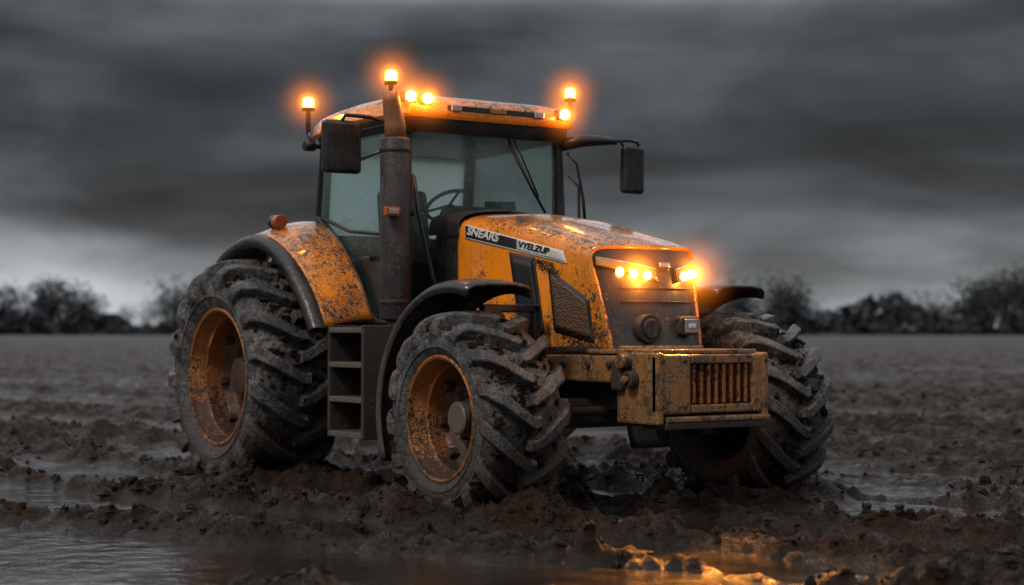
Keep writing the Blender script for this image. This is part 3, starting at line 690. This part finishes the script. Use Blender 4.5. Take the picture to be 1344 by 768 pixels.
tt=np.linspace(-.95,.95,900); bh=SC*(2.1+.9*np.sin(tt*41)+.6*np.sin(tt*97)+.5*np.sin(tt*233)); Dk=590
B0=np.stack([cam.x+fw.x*Dk+rt.x*tt*Dk,cam.y+fw.y*Dk+rt.y*tt*Dk,np.full(900,-1.)],-1); B1=B0.copy(); B1[:,2]=bh; B2=B0+np.array([fw.x,fw.y,0])*12; 
Bf=[(i,i+1,901+i,900+i) for i in range(899)]+[(900+i,901+i,1801+i,1800+i) for i in range(899)]
V=np.vstack([A,qv,B0,B1,B2]); F=np.vstack([np.array(allf),np.arange(n_*4).reshape(-1,4)+nA,np.array(Bf)+nA+n_*4])
npmesh('distant_tree_line',V,F,TM,False)

# ================================================================ world
w=bpy.data.worlds.new('World'); scene.world=w; w.use_nodes=True; nt=w.node_tree; n=nt.nodes; l=nt.links
bg=n['Background']; tc=n.new('ShaderNodeTexCoord')
sx=n.new('ShaderNodeSeparateXYZ'); l.new(tc.outputs['Generated'],sx.inputs[0])
def cl(scale,loc,sc,det,ro,dist,p0,v0,p1,v1):
    mp=n.new('ShaderNodeMapping'); mp.inputs['Scale'].default_value=sc; mp.inputs['Location'].default_value=loc; l.new(tc.outputs['Generated'],mp.inputs[0])
    n1=n.new('ShaderNodeTexNoise'); n1.inputs['Scale'].default_value=scale; n1.inputs['Detail'].default_value=det; n1.inputs['Roughness'].default_value=ro; n1.inputs['Distortion'].default_value=dist; l.new(mp.outputs[0],n1.inputs['Vector'])
    r1=n.new('ShaderNodeValToRGB'); r1.color_ramp.interpolation='EASE'; r1.color_ramp.elements[0].position=p0; r1.color_ramp.elements[0].color=(v0,v0,v0,1); r1.color_ramp.elements[1].position=p1; r1.color_ramp.elements[1].color=(v1,v1,v1,1); l.new(n1.outputs['Fac'],r1.inputs[0]); return r1.outputs[0]
c1=cl(2.4,(.9,1.1,.35),(1.3,1.3,6.5),4,.45,.2,.36,.55,.66,1.9)
c2=cl(6.,(2.4,.3,.7),(1.5,1.5,3.6),6,.52,.3,.35,.78,.65,1.23)
r2=n.new('ShaderNodeValToRGB'); e=r2.color_ramp.elements
st=[(0,(.27,.283,.292)),(.022,(.27,.283,.292)),(.045,(.150,.158,.166)),(.072,(.060,.065,.071)),(.12,(.034,.038,.043)),(.19,(.052,.057,.064)),(.25,(.54,.57,.61)),(.5,(.54,.57,.61)),(1,(.58,.62,.67))]
while len(e)<len(st): e.new(.5)
for i,(p_,c_) in enumerate(st): e[i].position=p_; e[i].color=(*c_,1)
l.new(sx.outputs[2],r2.inputs[0])
def mul(a,b,t='MULTIPLY'):
    mx=n.new('ShaderNodeMix'); mx.data_type='RGBA'; mx.blend_type=t; mx.inputs[0].default_value=1; l.new(a,mx.inputs[6]); l.new(b,mx.inputs[7]); return mx.outputs[2]
sky=n.new('ShaderNodeTexSky'); sky.sky_type='NISHITA'; sky.sun_disc=False; sky.sun_elevation=math.radians(45); sky.sun_rotation=math.radians(183); sky.air_density=2; sky.dust_density=4
hs=n.new('ShaderNodeHueSaturation'); hs.inputs['Saturation'].default_value=.5; hs.inputs['Value'].default_value=.003; l.new(sky.outputs[0],hs.inputs['Color'])
l.new(mul(mul(mul(r2.outputs[0],c1),c2),hs.outputs[0],'ADD'),bg.inputs[0]); bg.inputs[1].default_value=1
s=bpy.data.lights.new('sun','SUN'); s.energy=2.0; s.angle=math.radians(10); s.color=(1,.95,.89)
so=bpy.data.objects.new('sun',s); scene.collection.objects.link(so); so.rotation_euler=Vector((-.12,.66,-.74)).to_track_quat('-Z','Y').to_euler()
# ================================================================ camera
c=bpy.data.cameras.new('camera'); c.lens=58.93; c.sensor_width=36; c.clip_end=3000; c.clip_start=.1
co_=bpy.data.objects.new('camera',c); scene.collection.objects.link(co_); co_.location=cam
dirv=Vector((-.824,.566,51/2200)); co_.rotation_euler=dirv.to_track_quat('-Z','Y').to_euler()
c.dof.use_dof=True; c.dof.focus_distance=12.2; c.dof.aperture_fstop=1.2
scene.camera=co_
